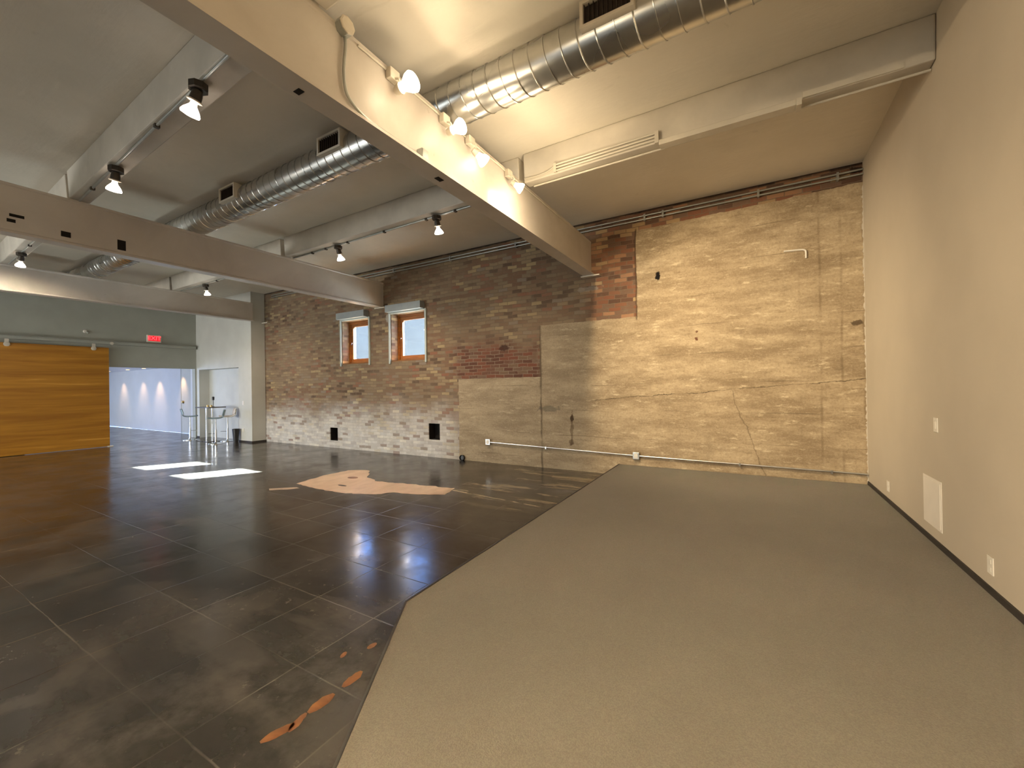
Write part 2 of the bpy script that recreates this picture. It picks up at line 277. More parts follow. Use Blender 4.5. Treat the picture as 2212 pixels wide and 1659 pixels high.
M = dict(
    ceiling=make_ceiling(), steel=make_steel(), brick=make_brickwall(), floor=make_floor(), carpet=make_carpet(),
    wallR=paint('cream_wall_paint', (0.495, 0.435, 0.345), 0.62, 0.03, 1.2, 0.08, 120),
    wallL=paint('grey_wall_paint', (0.36, 0.37, 0.325), 0.6, 0.04, 1.5, 0.05),
    wallA=paint('pale_grey_wall_paint', (0.55, 0.555, 0.52), 0.6, 0.04, 1.5, 0.05),
    adj=paint('glossy_white_wall_paint', (0.62, 0.63, 0.66), 0.3, 0.03, 1.0, 0.03),
    joist=paint('cream_concrete_paint', (0.56, 0.52, 0.45), 0.6, 0.08, 2.0, 0.3, 25),
    conduit=paint('cream_conduit_paint', (0.58, 0.54, 0.46), 0.4, 0.05, 5, 0),
    greycond=paint('grey_metal_conduit', (0.42, 0.44, 0.42), 0.35, 0.06, 8, 0, metal=0.6),
    galvc=paint('galvanised_conduit', (0.62, 0.62, 0.60), 0.28, 0.08, 6, 0, metal=0.9),
    galv=make_galv(), glass=make_glass(), block=make_block(),
    black=paint('black_plastic', (0.012, 0.012, 0.013), 0.4, 0.05, 5, 0),
    dark=paint('dark_void', (0.010, 0.007, 0.005), 0.9, 0.3, 9, 0.4),
    base=paint('dark_rubber_base', (0.035, 0.030, 0.026), 0.6, 0.1, 5, 0),
    white=paint('white_plastic', (0.72, 0.68, 0.60), 0.35, 0.02, 5, 0),
    panel=paint('off_white_access_panel', (0.74, 0.69, 0.61), 0.45, 0.02, 5, 0.05),
    shutter=paint('grey_shutter_metal', (0.30, 0.33, 0.34), 0.4, 0.05, 4, 0, metal=0.2),
    rail=paint('pale_grey_rail', (0.46, 0.51, 0.48), 0.45, 0.05, 4, 0),
    frame=make_wood('orange_stained_wood', (0.16, 0.058, 0.012), (0.26, 0.105, 0.022), (0.34, 0.15, 0.035), (3, 3, 30)),
    barn=make_wood('amber_wood_veneer', (0.26, 0.105, 0.008), (0.43, 0.20, 0.020), (0.62, 0.34, 0.065), (0.4, 0.28, 5.0)),
    ply=make_wood('bare_plywood', (0.56, 0.40, 0.27), (0.70, 0.53, 0.38), (0.76, 0.60, 0.45), (3, 1.2, 1)),
    orange=make_wood('bare_orange_wood', (0.13, 0.052, 0.022), (0.25, 0.105, 0.035), (0.33, 0.16, 0.055), (4, 4, 1)),
    fixt=paint('dark_bronze_fixture', (0.06, 0.05, 0.04), 0.4, 0.05, 6, 0, metal=0.5),
    fixw=paint('cream_fixture', (0.62, 0.57, 0.48), 0.35, 0.05, 6, 0),
    grille=paint('dark_duct_grille', (0.030, 0.020, 0.015), 0.6, 0.1, 20, 0),
    chrome=paint('chrome', (0.75, 0.78, 0.80), 0.12, 0.02, 5, 0, metal=1.0),
    shell=paint('pale_blue_grey_seat_shell', (0.22, 0.30, 0.33), 0.3, 0.03, 5, 0),
    tabtop=paint('dark_table_top', (0.10, 0.09, 0.08), 0.18, 0.05, 5, 0),
    tan=paint('tan_bent_wood', (0.50, 0.33, 0.18), 0.4, 0.08, 9, 0),
    bulb=emit('lit_halogen_bulb', (1.0, 0.84, 0.60), 8.0),
    bulbc=emit('lit_halogen_bulb_pink', (1.0, 0.84, 0.70), 9.0),
    red=emit('exit_red_glow', (0.75, 0.012, 0.02), 0.9), redl=emit('exit_red_letters', (1.0, 0.05, 0.06), 2.4),
    down=emit('downlight_lens', (1.0, 0.62, 0.28), 7.0),
    brass=paint('brass', (0.70, 0.50, 0.22), 0.3, 0.05, 5, 0, metal=1.0),
    dull=paint('dark_sky_blocker', (0.014, 0.013, 0.011), 0.9, 0.1, 2, 0.1),  # near-black so the added sky blockers bounce little light
    ground=paint('pale_ground', (0.07, 0.07, 0.07), 0.9, 0.1, 2, 0.1),
)

# ------------------------------------------------------------------ mesh helpers
def link(name, bm, mat, parent=None, smooth=False, bevel=0.0):
    me = bpy.data.meshes.new(name); bmesh.ops.recalc_face_normals(bm, faces=bm.faces)
    bm.to_mesh(me); bm.free()
    for mm in (mat if isinstance(mat, (list, tuple)) else [mat]): me.materials.append(mm)
    o = bpy.data.objects.new(name, me); COL.objects.link(o)
    if parent is not None: o.parent = parent
    if smooth:
        for p in me.polygons: p.use_smooth = True
        try: me.set_sharp_from_angle(angle=R(40))
        except Exception: pass
    if bevel:
        b = o.modifiers.new('bevel', 'BEVEL'); b.width = bevel; b.segments = 2; b.limit_method = 'ANGLE'
    return o
def box(bm, x0, x1, y0, y1, z0, z1, mi=0):
    vs = [bm.verts.new(c) for c in ((x0,y0,z0),(x1,y0,z0),(x1,y1,z0),(x0,y1,z0),(x0,y0,z1),(x1,y0,z1),(x1,y1,z1),(x0,y1,z1))]
    for f in ((0,3,2,1),(4,5,6,7),(0,1,5,4),(1,2,6,5),(2,3,7,6),(3,0,4,7)):
        fc = bm.faces.new([vs[i] for i in f]); fc.material_index = mi
    return vs
def BM(*boxes):
    bm = bmesh.new()
    for b in boxes: box(bm, *b)
    return bm
def frame_of(d):
    d = Vector(d).normalized(); a = Vector((0, 0, 1)) if abs(d.z) < 0.9 else Vector((1, 0, 0))
    u = d.cross(a).normalized(); return d, u, d.cross(u).normalized()
def tube(bm, pts, r, n=10, cap=True):
    pts = [Vector(p) for p in pts]; rings = []; u = None
    for i, p in enumerate(pts):
        a = pts[max(i-1, 0)]; b = pts[min(i+1, len(pts)-1)]; d = (b-a).normalized()
        if u is None: _, u, v = frame_of(d)
        else: u = (u - d*u.dot(d)).normalized(); v = d.cross(u)
        rr = r[i] if isinstance(r, (list, tuple)) else r
        rings.append([bm.verts.new(p + (u*math.cos(2*math.pi*k/n) + v*math.sin(2*math.pi*k/n))*rr) for k in range(n)])
    for a, b in zip(rings, rings[1:]):
        for k in range(n): bm.faces.new((a[k], a[(k+1) % n], b[(k+1) % n], b[k]))
    if cap: bm.faces.new(rings[0][::-1]); bm.faces.new(rings[-1])
def lathe(bm, base, axis, prof, n=24, cap0=True, cap1=True):
    d, u, v = frame_of(axis); base = Vector(base); rings = []
    for (h, r) in prof: rings.append([bm.verts.new(base + d*h + (u*math.cos(2*math.pi*k/n) + v*math.sin(2*math.pi*k/n))*max(r, 1e-4)) for k in range(n)])
    for a, b in zip(rings, rings[1:]):
        for k in range(n): bm.faces.new((a[k], a[(k+1) % n], b[(k+1) % n], b[k]))
    if cap0: bm.faces.new(rings[0][::-1])
    if cap1: bm.faces.new(rings[-1])
def smooth_path(pts, n=6):
    P = [Vector(p) for p in pts]; out = []
    for i in range(len(P)-1):
        p0, p1, p2, p3 = P[max(i-1, 0)], P[i], P[i+1], P[min(i+2, len(P)-1)]
        for k in range(n):
            t = k/n; out.append(0.5*((2*p1)+(-p0+p2)*t+(2*p0-5*p1+4*p2-p3)*t*t+(-p0+3*p1-3*p2+p3)*t**3))
    out.append(P[-1]); return out
def struct(name, bm, mat, **k):
    o = link(name, bm, mat, **k); o['kind'] = 'structure'; return o
def tag(o, label, cat, group=None, kind=None):
    o['label'] = label; o['category'] = cat
    if group: o['group'] = group
    if kind: o['kind'] = kind
    return o
def thing(name, label, cat, loc=(0, 0, 0), group=None, rz=0.0):
    o = bpy.data.objects.new(name, None); COL.objects.link(o); o.empty_display_size = 0.1
    o.location = loc; o.rotation_euler = (0, 0, rz); return tag(o, label, cat, group)
def copy_thing(src, loc, rz=None):
    c = src.copy(); COL.objects.link(c); c.location = loc
    if rz is not None: c.rotation_euler = (0, 0, rz)
    def rec(a, b):
        for ch in a.children:
            d = ch.copy(); 
            if ch.type == 'LIGHT': d.data = ch.data.copy()
            COL.objects.link(d); d.parent = b; rec(ch, d)
    rec(src, c); return c
def wall_holes(name, axis, p0, p1, a0, a1, z0, z1, holes, mat):
    """wall slab from p0 to p1 along its normal axis, spanning a0..a1, with rectangular holes (a,b,c,d[,depth])"""
    As = sorted({a0, a1, *[h[0] for h in holes], *[h[1] for h in holes]}); Zs = sorted({z0, z1, *[h[2] for h in holes], *[h[3] for h in holes]})
    bm = bmesh.new()
    def P(a, p, z): return (a, p, z) if axis == 'Y' else (p, a, z)
    def quad(*c):
        bm.faces.new([bm.verts.new(x) for x in c])
    for i in range(len(As)-1):
        for j in range(len(Zs)-1):
            ca, cz = (As[i]+As[i+1])/2, (Zs[j]+Zs[j+1])/2
            h = next((h for h in holes if h[0] < ca < h[1] and h[2] < cz < h[3]), None)
            if h is None: quad(P(As[i], p0, Zs[j]), P(As[i+1], p0, Zs[j]), P(As[i+1], p0, Zs[j+1]), P(As[i], p0, Zs[j+1]))
            if h is None or len(h) > 4: quad(P(As[i], p1, Zs[j]), P(As[i], p1, Zs[j+1]), P(As[i+1], p1, Zs[j+1]), P(As[i+1], p1, Zs[j]))
    for h in holes:
        a, b, c, d = h[:4]; q = p0 + h[4] if len(h) > 4 else p1
        quad(P(a, p0, c), P(a, q, c), P(a, q, d), P(a, p0, d)); quad(P(b, p0, c), P(b, p0, d), P(b, q, d), P(b, q, c))
        quad(P(a, p0, d), P(a, q, d), P(b, q, d), P(b, p0, d)); quad(P(a, p0, c), P(b, p0, c), P(b, q, c), P(a, q, c))
        if len(h) > 4: quad(P(a, q, c), P(b, q, c), P(b, q, d), P(a, q, d))
    for (x, y) in ((a0, z0), (a1, z0)):
        quad(P(x, p0, z0), P(x, p1, z0), P(x, p1, z1), P(x, p0, z1))
    quad(P(a0, p0, z1), P(a0, p1, z1), P(a1, p1, z1), P(a1, p0, z1)); quad(P(a0, p0, z0), P(a0, p1, z0), P(a1, p1, z0), P(a1, p0, z0))
    bmesh.ops.remove_doubles(bm, verts=bm.verts, dist=1e-5)
    return struct(name, bm, mat)

# ------------------------------------------------------------------ the room
bm = BM((-29, RX+0.3, FY-0.2, D+0.02, -0.3, 0.0))
def ragged(pts, amp, step, seed):
    rr = random.Random(seed); out = []
    for (a, b) in zip(pts, pts[1:]+pts[:1]):
        L_ = math.dist(a, b); n = max(1, int(L_/step))
        for i in range(n):
            t = i/n; out.append((a[0]+(b[0]-a[0])*t + (rr.uniform(-amp, amp) if i else 0), a[1]+(b[1]-a[1])*t + (rr.uniform(-amp, amp) if i else 0)))
    return out
def floor_patch(bm, pts, mi, z=0.0015):
    f = bm.faces.new([bm.verts.new((x, y, z)) for x, y in pts]); f.material_index = mi
    bmesh.ops.triangulate(bm, faces=[f])
floor_patch(bm, ragged([(-6.55, 4.13), (-6.72, 4.75), (-6.70, 5.26), (-6.50, 5.40), (-6.33, 5.44), (-6.02, 5.18), (-5.88, 5.00), (-5.46, 4.855), (-4.785, 4.97), (-3.99, 5.07), (-3.89, 4.70), (-4.25, 4.52), (-4.66, 4.45), (-4.82, 4.25), (-5.27, 4.08), (-5.85, 4.065)], 0.020, 0.07, 3), 1)
floor_patch(bm, ragged([(-6.62, 3.72), (-6.30, 3.98), (-6.20, 3.96), (-6.50, 3.66)], 0.03, 0.08, 5), 1)
for i, (px, py, lx, ly, an) in enumerate([(-1.892, 1.09, 0.026, 0.075, -0.25), (-1.870, 1.17, 0.020, 0.06, 0.3), (-1.878, 1.30, 0.030, 0.075, 0.0), (-1.885, 1.49, 0.028, 0.07, 0.1), (-2.02, 1.74, 0.02, 0.035, 0.0), (-2.10, 1.60, 0.015, 0.03, 0.4)]):
    ca, sa = math.cos(an), math.sin(an)
    floor_patch(bm, ragged([(px + ca*lx*math.cos(t) - sa*ly*math.sin(t), py + sa*lx*math.cos(t) + ca*ly*math.sin(t)) for t in [k*math.pi/5 for k in range(10)]], 0.006, 0.016, 20+i), 2)
for (px, py, lx, ly, mi) in ((-6.07, 4.86, 0.11, 0.07, 2), (-5.74, 4.39, 0.10, 0.03, 0)):
    floor_patch(bm, [(px + lx*math.cos(k*math.pi/8), py + ly*math.sin(k*math.pi/8)) for k in range(16)], mi, 0.0025)
struct('floor', bm, [M['floor'], M['ply'], M['orange']])
struct('ceiling', BM((LX-0.3, RX+0.3, FY-0.3, D+0.4, H, H+0.3)), M['ceiling'])
WIN = [(-9.20, -8.22, 2.18, 3.30), (-7.43, -6.39, 2.18, 3.31)]
VENT = [(-9.75, -9.44, 0.19, 0.53, 0.22), (-6.315, -5.995, 0.39, 0.75, 0.22)]
wall_holes('wall_back', 'Y', D, D+0.42, LX-0.3, RX+0.3, -0.1, H, [WIN[0], WIN[1], VENT[0], VENT[1]], M['brick'])
bm = bmesh.new()
for (a, b, c, d, q) in VENT:
    e = 0.004
    for (x0, x1, y0, y1, z0, z1) in ((a+e, b-e, D+q-0.01, D+q-0.002, c+e, d-e), (a+0.001, a+e, D+0.02, D+q-0.002, c+e, d-e), (b-e, b-0.001, D+0.02, D+q-0.002, c+e, d-e), (a+e, b-e, D+0.02, D+q-0.002, d-e, d-0.001), (a+e, b-e, D+0.02, D+q-0.002, c+0.001, c+e)):
        box(bm, x0, x1, y0, y1, z0, z1)
struct('trim_vent_liner', bm, M['dark'])  # near-black lining added so the vent holes look dark
struct('wall_right', BM((RX, RX+0.25, FY, D, -0.05, H)), M['wallR'])
wall_holes('wall_left', 'X', LX, LX-0.2, FY, D, -0.05, H, [(2.9, 6.66, -0.05, 2.29)], M['wallL'])
# boxed-out wall beside the opening, with a shallow full-height recess
bm = BM((LX, -15.92, 6.70, D-0.01, 0, H), (-13.46, -12.75, 6.70, D-0.01, 0, H), (-15.92, -13.46, 6.70, D-0.01, 2.25, H), (-15.92, -13.46, 7.0, D-0.01, 0, 2.25))
struct('wall_alcove', bm, M['wallA'])
wall_holes('wall_front', 'Y', FY, FY-0.25, LX-0.3, RX+0.3, -0.05, H, [(-9.2, -3.8, 0.4, 3.1), (-15.2, -10.8, 0.4, 3.1)], M['wallL'])
# neighbouring room behind the opening
NX = -28.0
struct('wall_next_back', BM((NX, LX-0.2, 7.2, 7.4, 0, 2.6)), M['adj'])
struct('wall_next_far', BM((NX-0.2, NX, 0.4, 7.4, 0, 2.6)), M['adj'])
wall_holes('wall_next_front', 'Y', 1.0, 0.8, NX, LX-0.2, 0, 2.6, [(-25.3, -17.8, 0.3, 2.4)], M['adj'])
struct('wall_next_side', BM((LX-0.32, LX-0.2, 0.8, 2.9, 0, 2.6), (LX-0.32, LX-0.2, 6.66, 7.2, 0, 2.6)), M['adj'])
o = BM((NX-0.2, LX-0.2, 0.4, 7.4, 2.46, 2.66)); struct('ceiling_next_room', o, M['adj'])
struct('trim_3', BM((-18.44, -18.38, 7.16, 7.2, 0, 2.46)), M['wallL'])
d1 = struct('door_1', BM((-18.36, -16.36, 7.155, 7.198, 0.02, 2.44)), M['wallA'])
hb = bmesh.new(); lathe(hb, (-18.20, 7.155, 1.15), (0, -1, 0), [(0, 0.05), (0.02, 0.055), (0.05, 0.04), (0.07, 0.01)])
link('door_handle', hb, M['brass'], d1, smooth=True)
# baseboards
struct('baseboard_right', BM((RX-0.012, RX, FY, D-0.005, HS, HS+0.045)), M['base'])
struct('baseboard_left', BM((LX, -15.93, 6.688, 6.70, 0, 0.05), (-13.46, -12.738, 6.688, 6.70, 0, 0.05), (-12.75, -12.738, 6.70, D, 0, 0.05)), M['base'])
# ragged bead of plaster where the cream wall meets the old one
bm = bmesh.new(); rr = random.Random(11); prev = None; z = HS+0.02
while z < 4.15:
    w = rr.choice([0.006, 0.008, 0.012, 0.016, 0.022]) * rr.uniform(0.6, 1.2)
    row = [bm.verts.new(p) for p in ((RX-w, D-0.002, z), (RX-w*0.8, D-0.012, z), (RX-0.001, D-0.016, z))]
    if prev:
        for i in range(2): bm.faces.new((prev[i], prev[i+1], row[i+1], row[i]))
    prev = row; z += rr.uniform(0.012, 0.035)
struct('trim_1', bm, M['wallR'])
# outside: the neighbour's block wall and the alley floor
struct('wall_neighbour', BM((-26, -9.5, 11.2, 11.5, -0.3, 4.3)), M['block'])
struct('wall_sky_blocker', BM((-30, 8, -16.5, -16.0, -0.3, 14)), M['dull'])  # unseen wall added to keep blue sky light out of the street openings
struct('floor_sky_blocker', BM((-30, 8, -16.0, FY-0.26, -0.5, -0.3)), M['dull'])  # unseen pavement added alongside, also blocking the blue sky
struct('floor_alley', BM((-28, 6, D+0.42, 16, -0.5, -0.3)), M['ground'])

# windows
def make_window(n, w, lab_x):
    x0, x1, z0, z1 = w
    y = D + 0.20
    fr = struct('window_%d' % n, BM((x0, x1, y, y+0.10, z0, z0+0.06), (x0, x1, y, y+0.10, z1-0.05, z1), (x0, x0+0.05, y, y+0.10, z0+0.06, z1-0.05), (x1-0.05, x1, y, y+0.10, z0+0.06, z1-0.05)), M['frame'])
    a, b, c, d = x0+0.05, x1-0.05, z0+0.06, z1-0.05; s = 0.085
    bm = bmesh.new(); ys = y+0.03
    box(bm, a, b, ys, ys+0.045, c, c+s); box(bm, a, b, ys, ys+0.045, d-s, d); box(bm, a, a+s, ys, ys+0.045, c+s, d-s); box(bm, b-s, b, ys, ys+0.045, c+s, d-s)
    for (cx_, sg) in ((a+s, 1), (b-s, -1)):       # softened upper corners
        vs = [(cx_, d-s), (cx_+sg*0.05, d-s), (cx_+sg*0.018, d-s-0.02), (cx_, d-s-0.05)]
        f1 = [bm.verts.new((px, ys+0.004, pz)) for px, pz in vs]; f2 = [bm.verts.new((px, ys+0.04, pz)) for px, pz in vs]
        bm.faces.new(f1); bm.faces.new(f2[::-1])
        for i in range(4): bm.faces.new((f1[i], f1[(i+1) % 4], f2[(i+1) % 4], f2[i]))
    link('sash', bm, M['frame'], fr)
    link('pane', BM((a+s-0.005, b-s+0.005, ys+0.018, ys+0.024, c+s-0.005, d-s+0.005)), M['glass'], fr)
    hb = bmesh.new(); lathe(hb, (a+s*0.5, ys, (c+d)/2), (0, -1, 0), [(0, 0.016), (0.015, 0.016), (0.03, 0.010)], 12); box(hb, a+s*0.5-0.008, a+s*0.5+0.008, ys-0.03, ys-0.02, (c+d)/2-0.05, (c+d)/2+0.01)
    link('handle', hb, M['chrome'], fr, smooth=True)
    link('sill', BM((x0+0.005, x1-0.005, D+0.01, y, z0+0.002, z0+0.025)), M['frame'], fr)
make_window(1, WIN[0], 0); make_window(2, WIN[1], 0)
for (x0, x1, z0, z1), zb, lab in ((WIN[0], 2.135, 'grey roller shutter box and rails around the farther small window'), (WIN[1], 2.13, 'grey roller shutter box and rails around the nearer small window')):
    t = thing('roller_shutter', lab, 'roller shutter', ((x0+x1)/2, D, z1), 'roller shutters over the brick wall windows')
    hw = (x1-x0)/2
    def Q(a, b, y0, y1, c, d): return (a, b, y0, y1, c-0.0, d)
    link('shutter_box', BM((-hw-0.05, hw+0.01, -0.16, 0.0, 0.025, 0.185)), M['shutter'], t, bevel=0.006)
    bm = bmesh.new(); box(bm, -hw-0.005, hw+0.005, -0.035, 0.0, -0.005, 0.022); link('header_rail', bm, M['rail'], t)
    for s in (-1, 1):
        xc = s*(hw+0.045); link('guide_rail', BM((xc-0.022, xc+0.022, -0.035, 0.0, zb-z1, 0.022)), M['rail'], t)

# ------------------------------------------------------------------ carpeted platform
plat = thing('carpeted_platform', 'low wide platform covered in grey brown carpet along the cream wall', 'platform')
P2 = [(-2.015, D-0.004), (-1.945, 1.96), (-0.10, -0.98), (1.00, -2.73), (RX-0.012, -3.2), (RX-0.012, D-0.004)]
def prism(bm, pts, z0, z1):
    a = [bm.verts.new((x, y, z0)) for x, y in pts]; b = [bm.verts.new((x, y, z1)) for x, y in pts]
    bm.faces.new(a[::-1]); bm.faces.new(b)
    for i in range(len(pts)): j = (i+1) % len(pts); bm.faces.new((a[i], a[j], b[j], b[i]))
bm = bmesh.new(); prism(bm, P2, 0.001, HS-0.012); link('riser', bm, M['black'], plat)
bm = bmesh.new(); prism(bm, P2, HS-0.012, HS); link('carpet', bm, M['carpet'], plat)
bm = bmesh.new()
for a, b in zip(P2[:4], P2[1:4]):
    a, b = Vector((*a, 0)), Vector((*b, 0)); d = (b-a).normalized(); nrm = Vector((d.y, -d.x, 0))
    if nrm.x > 0: nrm = -nrm
    v = [a, b, b+nrm*0.014, a+nrm*0.014]
    prism(bm, [(p.x, p.y) for p in v], HS-0.04, HS+0.004)
link('edge_trim', bm, M['base'], plat)

# ------------------------------------------------------------------ steel beams
def beam(label, xc, z0, z1, tl, tr, bl, br, wt, yend, slots):
    t = thing('steel_beam', label, 'beam', (xc, 0, z0), 'white painted steel ceiling beams')
    h = z1-z0; y0 = FY+0.01
    bm = bmesh.new()
    prof = [(-bl, 0), (br, 0), (br, 0.022), (wt+0.012, 0.026), (wt, 0.04), (wt, h-0.04), (min(wt+0.012, tr), h-0.026), (tr, h-0.022), (tr, h), (-tl, h), (-tl, h-0.022), (-wt, h-0.03), (-wt, 0.03), (-bl, 0.022)]
    a = [bm.verts.new((x, y0, z)) for x, z in prof]; b = [bm.verts.new((x, yend, z)) for x, z in prof]
    bm.faces.new(a); bm.faces.new(b[::-1])
    for i in range(len(prof)): j = (i+1) % len(prof); bm.faces.new((a[i], a[j], b[j], b[i]))
    link('girder', bm, M['steel'], t)
    link('bearing_plate', BM((-bl-0.04, br+0.10, D-0.10, D-0.001, -0.022, -0.001)), M['fixw'], t)
    for s in slots: link('slot', BM(s), M['dark'], t)
    return t
b1 = beam('nearest white steel beam, carrying bright lamps and a bent conduit', -2.49, 3.49, 4.10, 0.10, 0.03, 0.10, 0.10, 0.025, D-0.002,
     [(0.022, 0.028, 1.66, 1.75, 0.045, 0.075), (-0.06, 0.0, 1.62, 1.66, -0.003, 0.001), (-0.03, 0.02, 2.96, 3.04, -0.003, 0.001)])
beam('middle white steel beam with dark slots cut in its side', -7.76, 3.49, 4.09, 0.09, 0.085, 0.10, 0.095, 0.075, D-0.002,
     [(0.072, 0.078, 2.26, 2.35, 0.07, 0.21), (0.072, 0.078, 1.71, 1.80, 0.09, 0.16), (0.072, 0.078, 1.28, 1.40, 0.20, 0.235), (0.072, 0.078, 1.26, 1.33, 0.13, 0.17)])
bm3 = beam('farthest white steel beam before the sliding wood door', -12.66, 3.57, 4.10, 0.09, 0.06, 0.10, 0.10, 0.045, 6.69, [])

# ------------------------------------------------------------------ concrete joists
def joist(label, xa, ya, xb, yb, w, z0=4.10):
    bm = bmesh.new()
    pts = [(xa, ya), (xb, yb), (xb, yb+w), (xa, ya+w)]
    top = [(xa, ya-0.02), (xb, yb-0.02), (xb, yb+w+0.03), (xa, ya+w+0.03)]
    a = [bm.verts.new((x, y, z0)) for x, y in pts]; b = [bm.verts.new((x, y, H-0.001)) for x, y in top]
    bm.faces.new(a[::-1]); bm.faces.new(b)
    for i in range(4): j = (i+1) % 4; bm.faces.new((a[i], a[j], b[j], b[i]))
    o = link('concrete_joist', bm, M['joist'], bevel=0.012); tag(o, label, 'joist', 'painted concrete joists under the ceiling'); return o
JR = lambda x: 4.545 + (RX - x)*0.012
joist('cream concrete joist between the nearest steel beam and the cream wall', -2.45, JR(-2.45), RX-0.002, JR(RX), 0.14)
joist('concrete joist over the small windows, from nearest to middle steel beam', -7.70, 4.68, -2.53, 4.61, 0.20)
joist('short concrete joist between middle and farthest steel beams, brick wall side', -12.62, 4.74, -7.82, 4.68, 0.20)
joist('concrete joist at upper left carrying two large lamps', -7.70, 1.79, -2.53, 1.60, 0.20)
joist('concrete joist at far left carrying one small lamp', -12.62, 1.98, -7.82, 1.80, 0.20)
joist('concrete joist beyond the farthest beam, brick wall side', LX+0.002, 4.80, -12.74, 4.74, 0.20)
joist('concrete joist beyond the farthest beam, left side', LX+0.002, 2.09, -12.74, 1.98, 0.20)
joist('concrete joist above and behind the viewpoint', -2.45, 1.60, RX-0.002, 1.56, 0.20)
for yy in (-1.5, -4.6):
    joist('concrete joist behind the viewpoint, ' + ('nearer' if yy > -2 else 'farther') + ' of the two', LX+0.002, yy, RX-0.002, yy, 0.20)

# ------------------------------------------------------------------ spiral duct
duct = thing('air_duct', 'long shiny galvanised spiral duct running under the ceiling', 'duct')
DY = lambda x: 3.165 + (-1.0 - x)*0.013
RD, ZD = 0.181, 4.263
bm = bmesh.new(); n = 40; xs = [-15.9 + (RX-0.004+15.9)*i/60 for i in range(61)]
rings = [[bm.verts.new((x, DY(x)+RD*math.cos(2*math.pi*k/n), ZD+RD*math.sin(2*math.pi*k/n))) for k in range(n)] for x in xs]
for a, b in zip(rings, rings[1:]):
    for k in range(n): bm.faces.new((a[k], a[(k+1) % n], b[(k+1) % n], b[k]))
bm.faces.new(rings[0][::-1]); bm.faces.new(rings[-1])
link('duct_pipe', bm, M['galv'], duct, smooth=True)
bm = bmesh.new(); pitch = 0.14; pts = []; x = -12.4; th = 0
while x < RX-0.02:
    pts.append((x, DY(x)+(RD+0.0025)*math.cos(th), ZD+(RD+0.0025)*math.sin(th))); th += 2*math.pi/20; x += pitch/20
tube(bm, pts, 0.006, 5); link('spiral_seam', bm, M['galv'], duct, smooth=True)
for xr, wl in ((-0.88, 0.40), (-4.06, 0.40), (-6.31, 0.40), (-9.4, 0.40)):
    yc = DY(xr) - RD; w = wl/2
    fr = link('duct_register', BM((xr-w, xr+w, yc-0.045, yc+0.06, ZD-0.055, ZD-0.030), (xr-w, xr+w, yc-0.045, yc+0.06, ZD+0.125, ZD+0.150), (xr-w, xr-w+0.025, yc-0.045, yc+0.06, ZD-0.030, ZD+0.125), (xr+w-0.025, xr+w, yc-0.045, yc+0.06, ZD-0.030, ZD+0.125)), M['fixw'], duct)
    g = [(xr-w+0.025, xr+w-0.025, yc-0.008, yc+0.0, ZD-0.03, ZD+0.125)]
    g += [(xr-w+0.03+i*0.0345, xr-w+0.034+i*0.0345, yc-0.03, yc-0.008, ZD-0.03, ZD+0.125) for i in range(10)]
    link('grille', BM(*g), M['grille'], fr)

# ------------------------------------------------------------------ lamps
def spot(parent, loc, tgt, e, ang=100, blend=0.8, col=(1.0, 0.785, 0.50), r=0.03):
    l = bpy.data.lights.new('lamp_glow', 'SPOT'); l.energy = e; l.spot_size = R(ang); l.spot_blend = blend; l.color = col; l.shadow_soft_size = r
    o = bpy.data.objects.new('lamp_glow', l); COL.objects.link(o); o.parent = parent; o.location = loc
    o.rotation_euler = Vector(tgt).to_track_quat('-Z', 'Y').to_euler(); return o
def ceiling_lamp(label, x, y, aim, e, s=1.0, ztop=4.075, ang=110, warm=(1.0, 0.80, 0.58), group='lamps hung from the concrete joists'):
    t = thing('ceiling_lamp', label, 'lamp', (x, y, ztop), group)
    bm = bmesh.new(); lathe(bm, (0, 0, 0.0), (0, 0, -1), [(0, 0.062*s), (0.045*s, 0.062*s), (0.05*s, 0.05*s)], 8); link('canopy', bm, M['fixt'], t)
    a = Vector(aim).normalized(); p = Vector((0, 0, -0.045*s))
    bm = bmesh.new(); lathe(bm, p, a, [(0.0, 0.028*s), (0.035*s, 0.036*s), (0.075*s, 0.038*s)], 20); link('lampholder', bm, M['fixt'], t, smooth=True)
    bm = bmesh.new(); lathe(bm, p + a*0.07*s, a, [(0, 0.040*s), (0.004, 0.048*s), (0.012*s, 0.048*s), (0.015*s, 0.040*s)], 20); link('collar', bm, M['fixw'], t, smooth=True)
    bm = bmesh.new(); lathe(bm, p + a*0.085*s, a, [(0, 0.018*s), (0.025*s, 0.024*s), (0.06*s, 0.050*s), (0.085*s, 0.061*s), (0.097*s, 0.058*s), (0.103*s, 0.03*s), (0.105*s, 0.004*s)], 24)
    link('bulb', bm, M['bulbc'], t, smooth=True)
    spot(t, p + a*0.21*s, a, e, ang, 0.9, warm)
    return t
ceiling_lamp('large tilted lamp near the upper left corner, closest of the joist lamps', -3.90, 1.66, (-0.45, -0.15, -1), 70, 1.15)
ceiling_lamp('second lamp along the upper left joist', -6.14, 1.80, (-0.35, 0.0, -1), 90, 1.15)
ceiling_lamp('small lamp at the far left edge under the ceiling', -11.30, 2.02, (-0.5, 0, -1), 170, 1.1, ang=150)
ceiling_lamp('lamp hanging above and between the two small windows', -6.30, 4.80, (-0.15, 0.45, -1), 230, 1.1, ang=120)
ceiling_lamp('lamp hanging to the right of both windows, nearest the bright beam', -4.00, 4.74, (-0.05, 0.35, -1), 150, 1.1, ang=130)
ceiling_lamp('tiny far lamp above the farthest steel beam near the wall corner', -11.20, 4.87, (-0.1, 0.25, -1), 160, 1.1, ang=140)

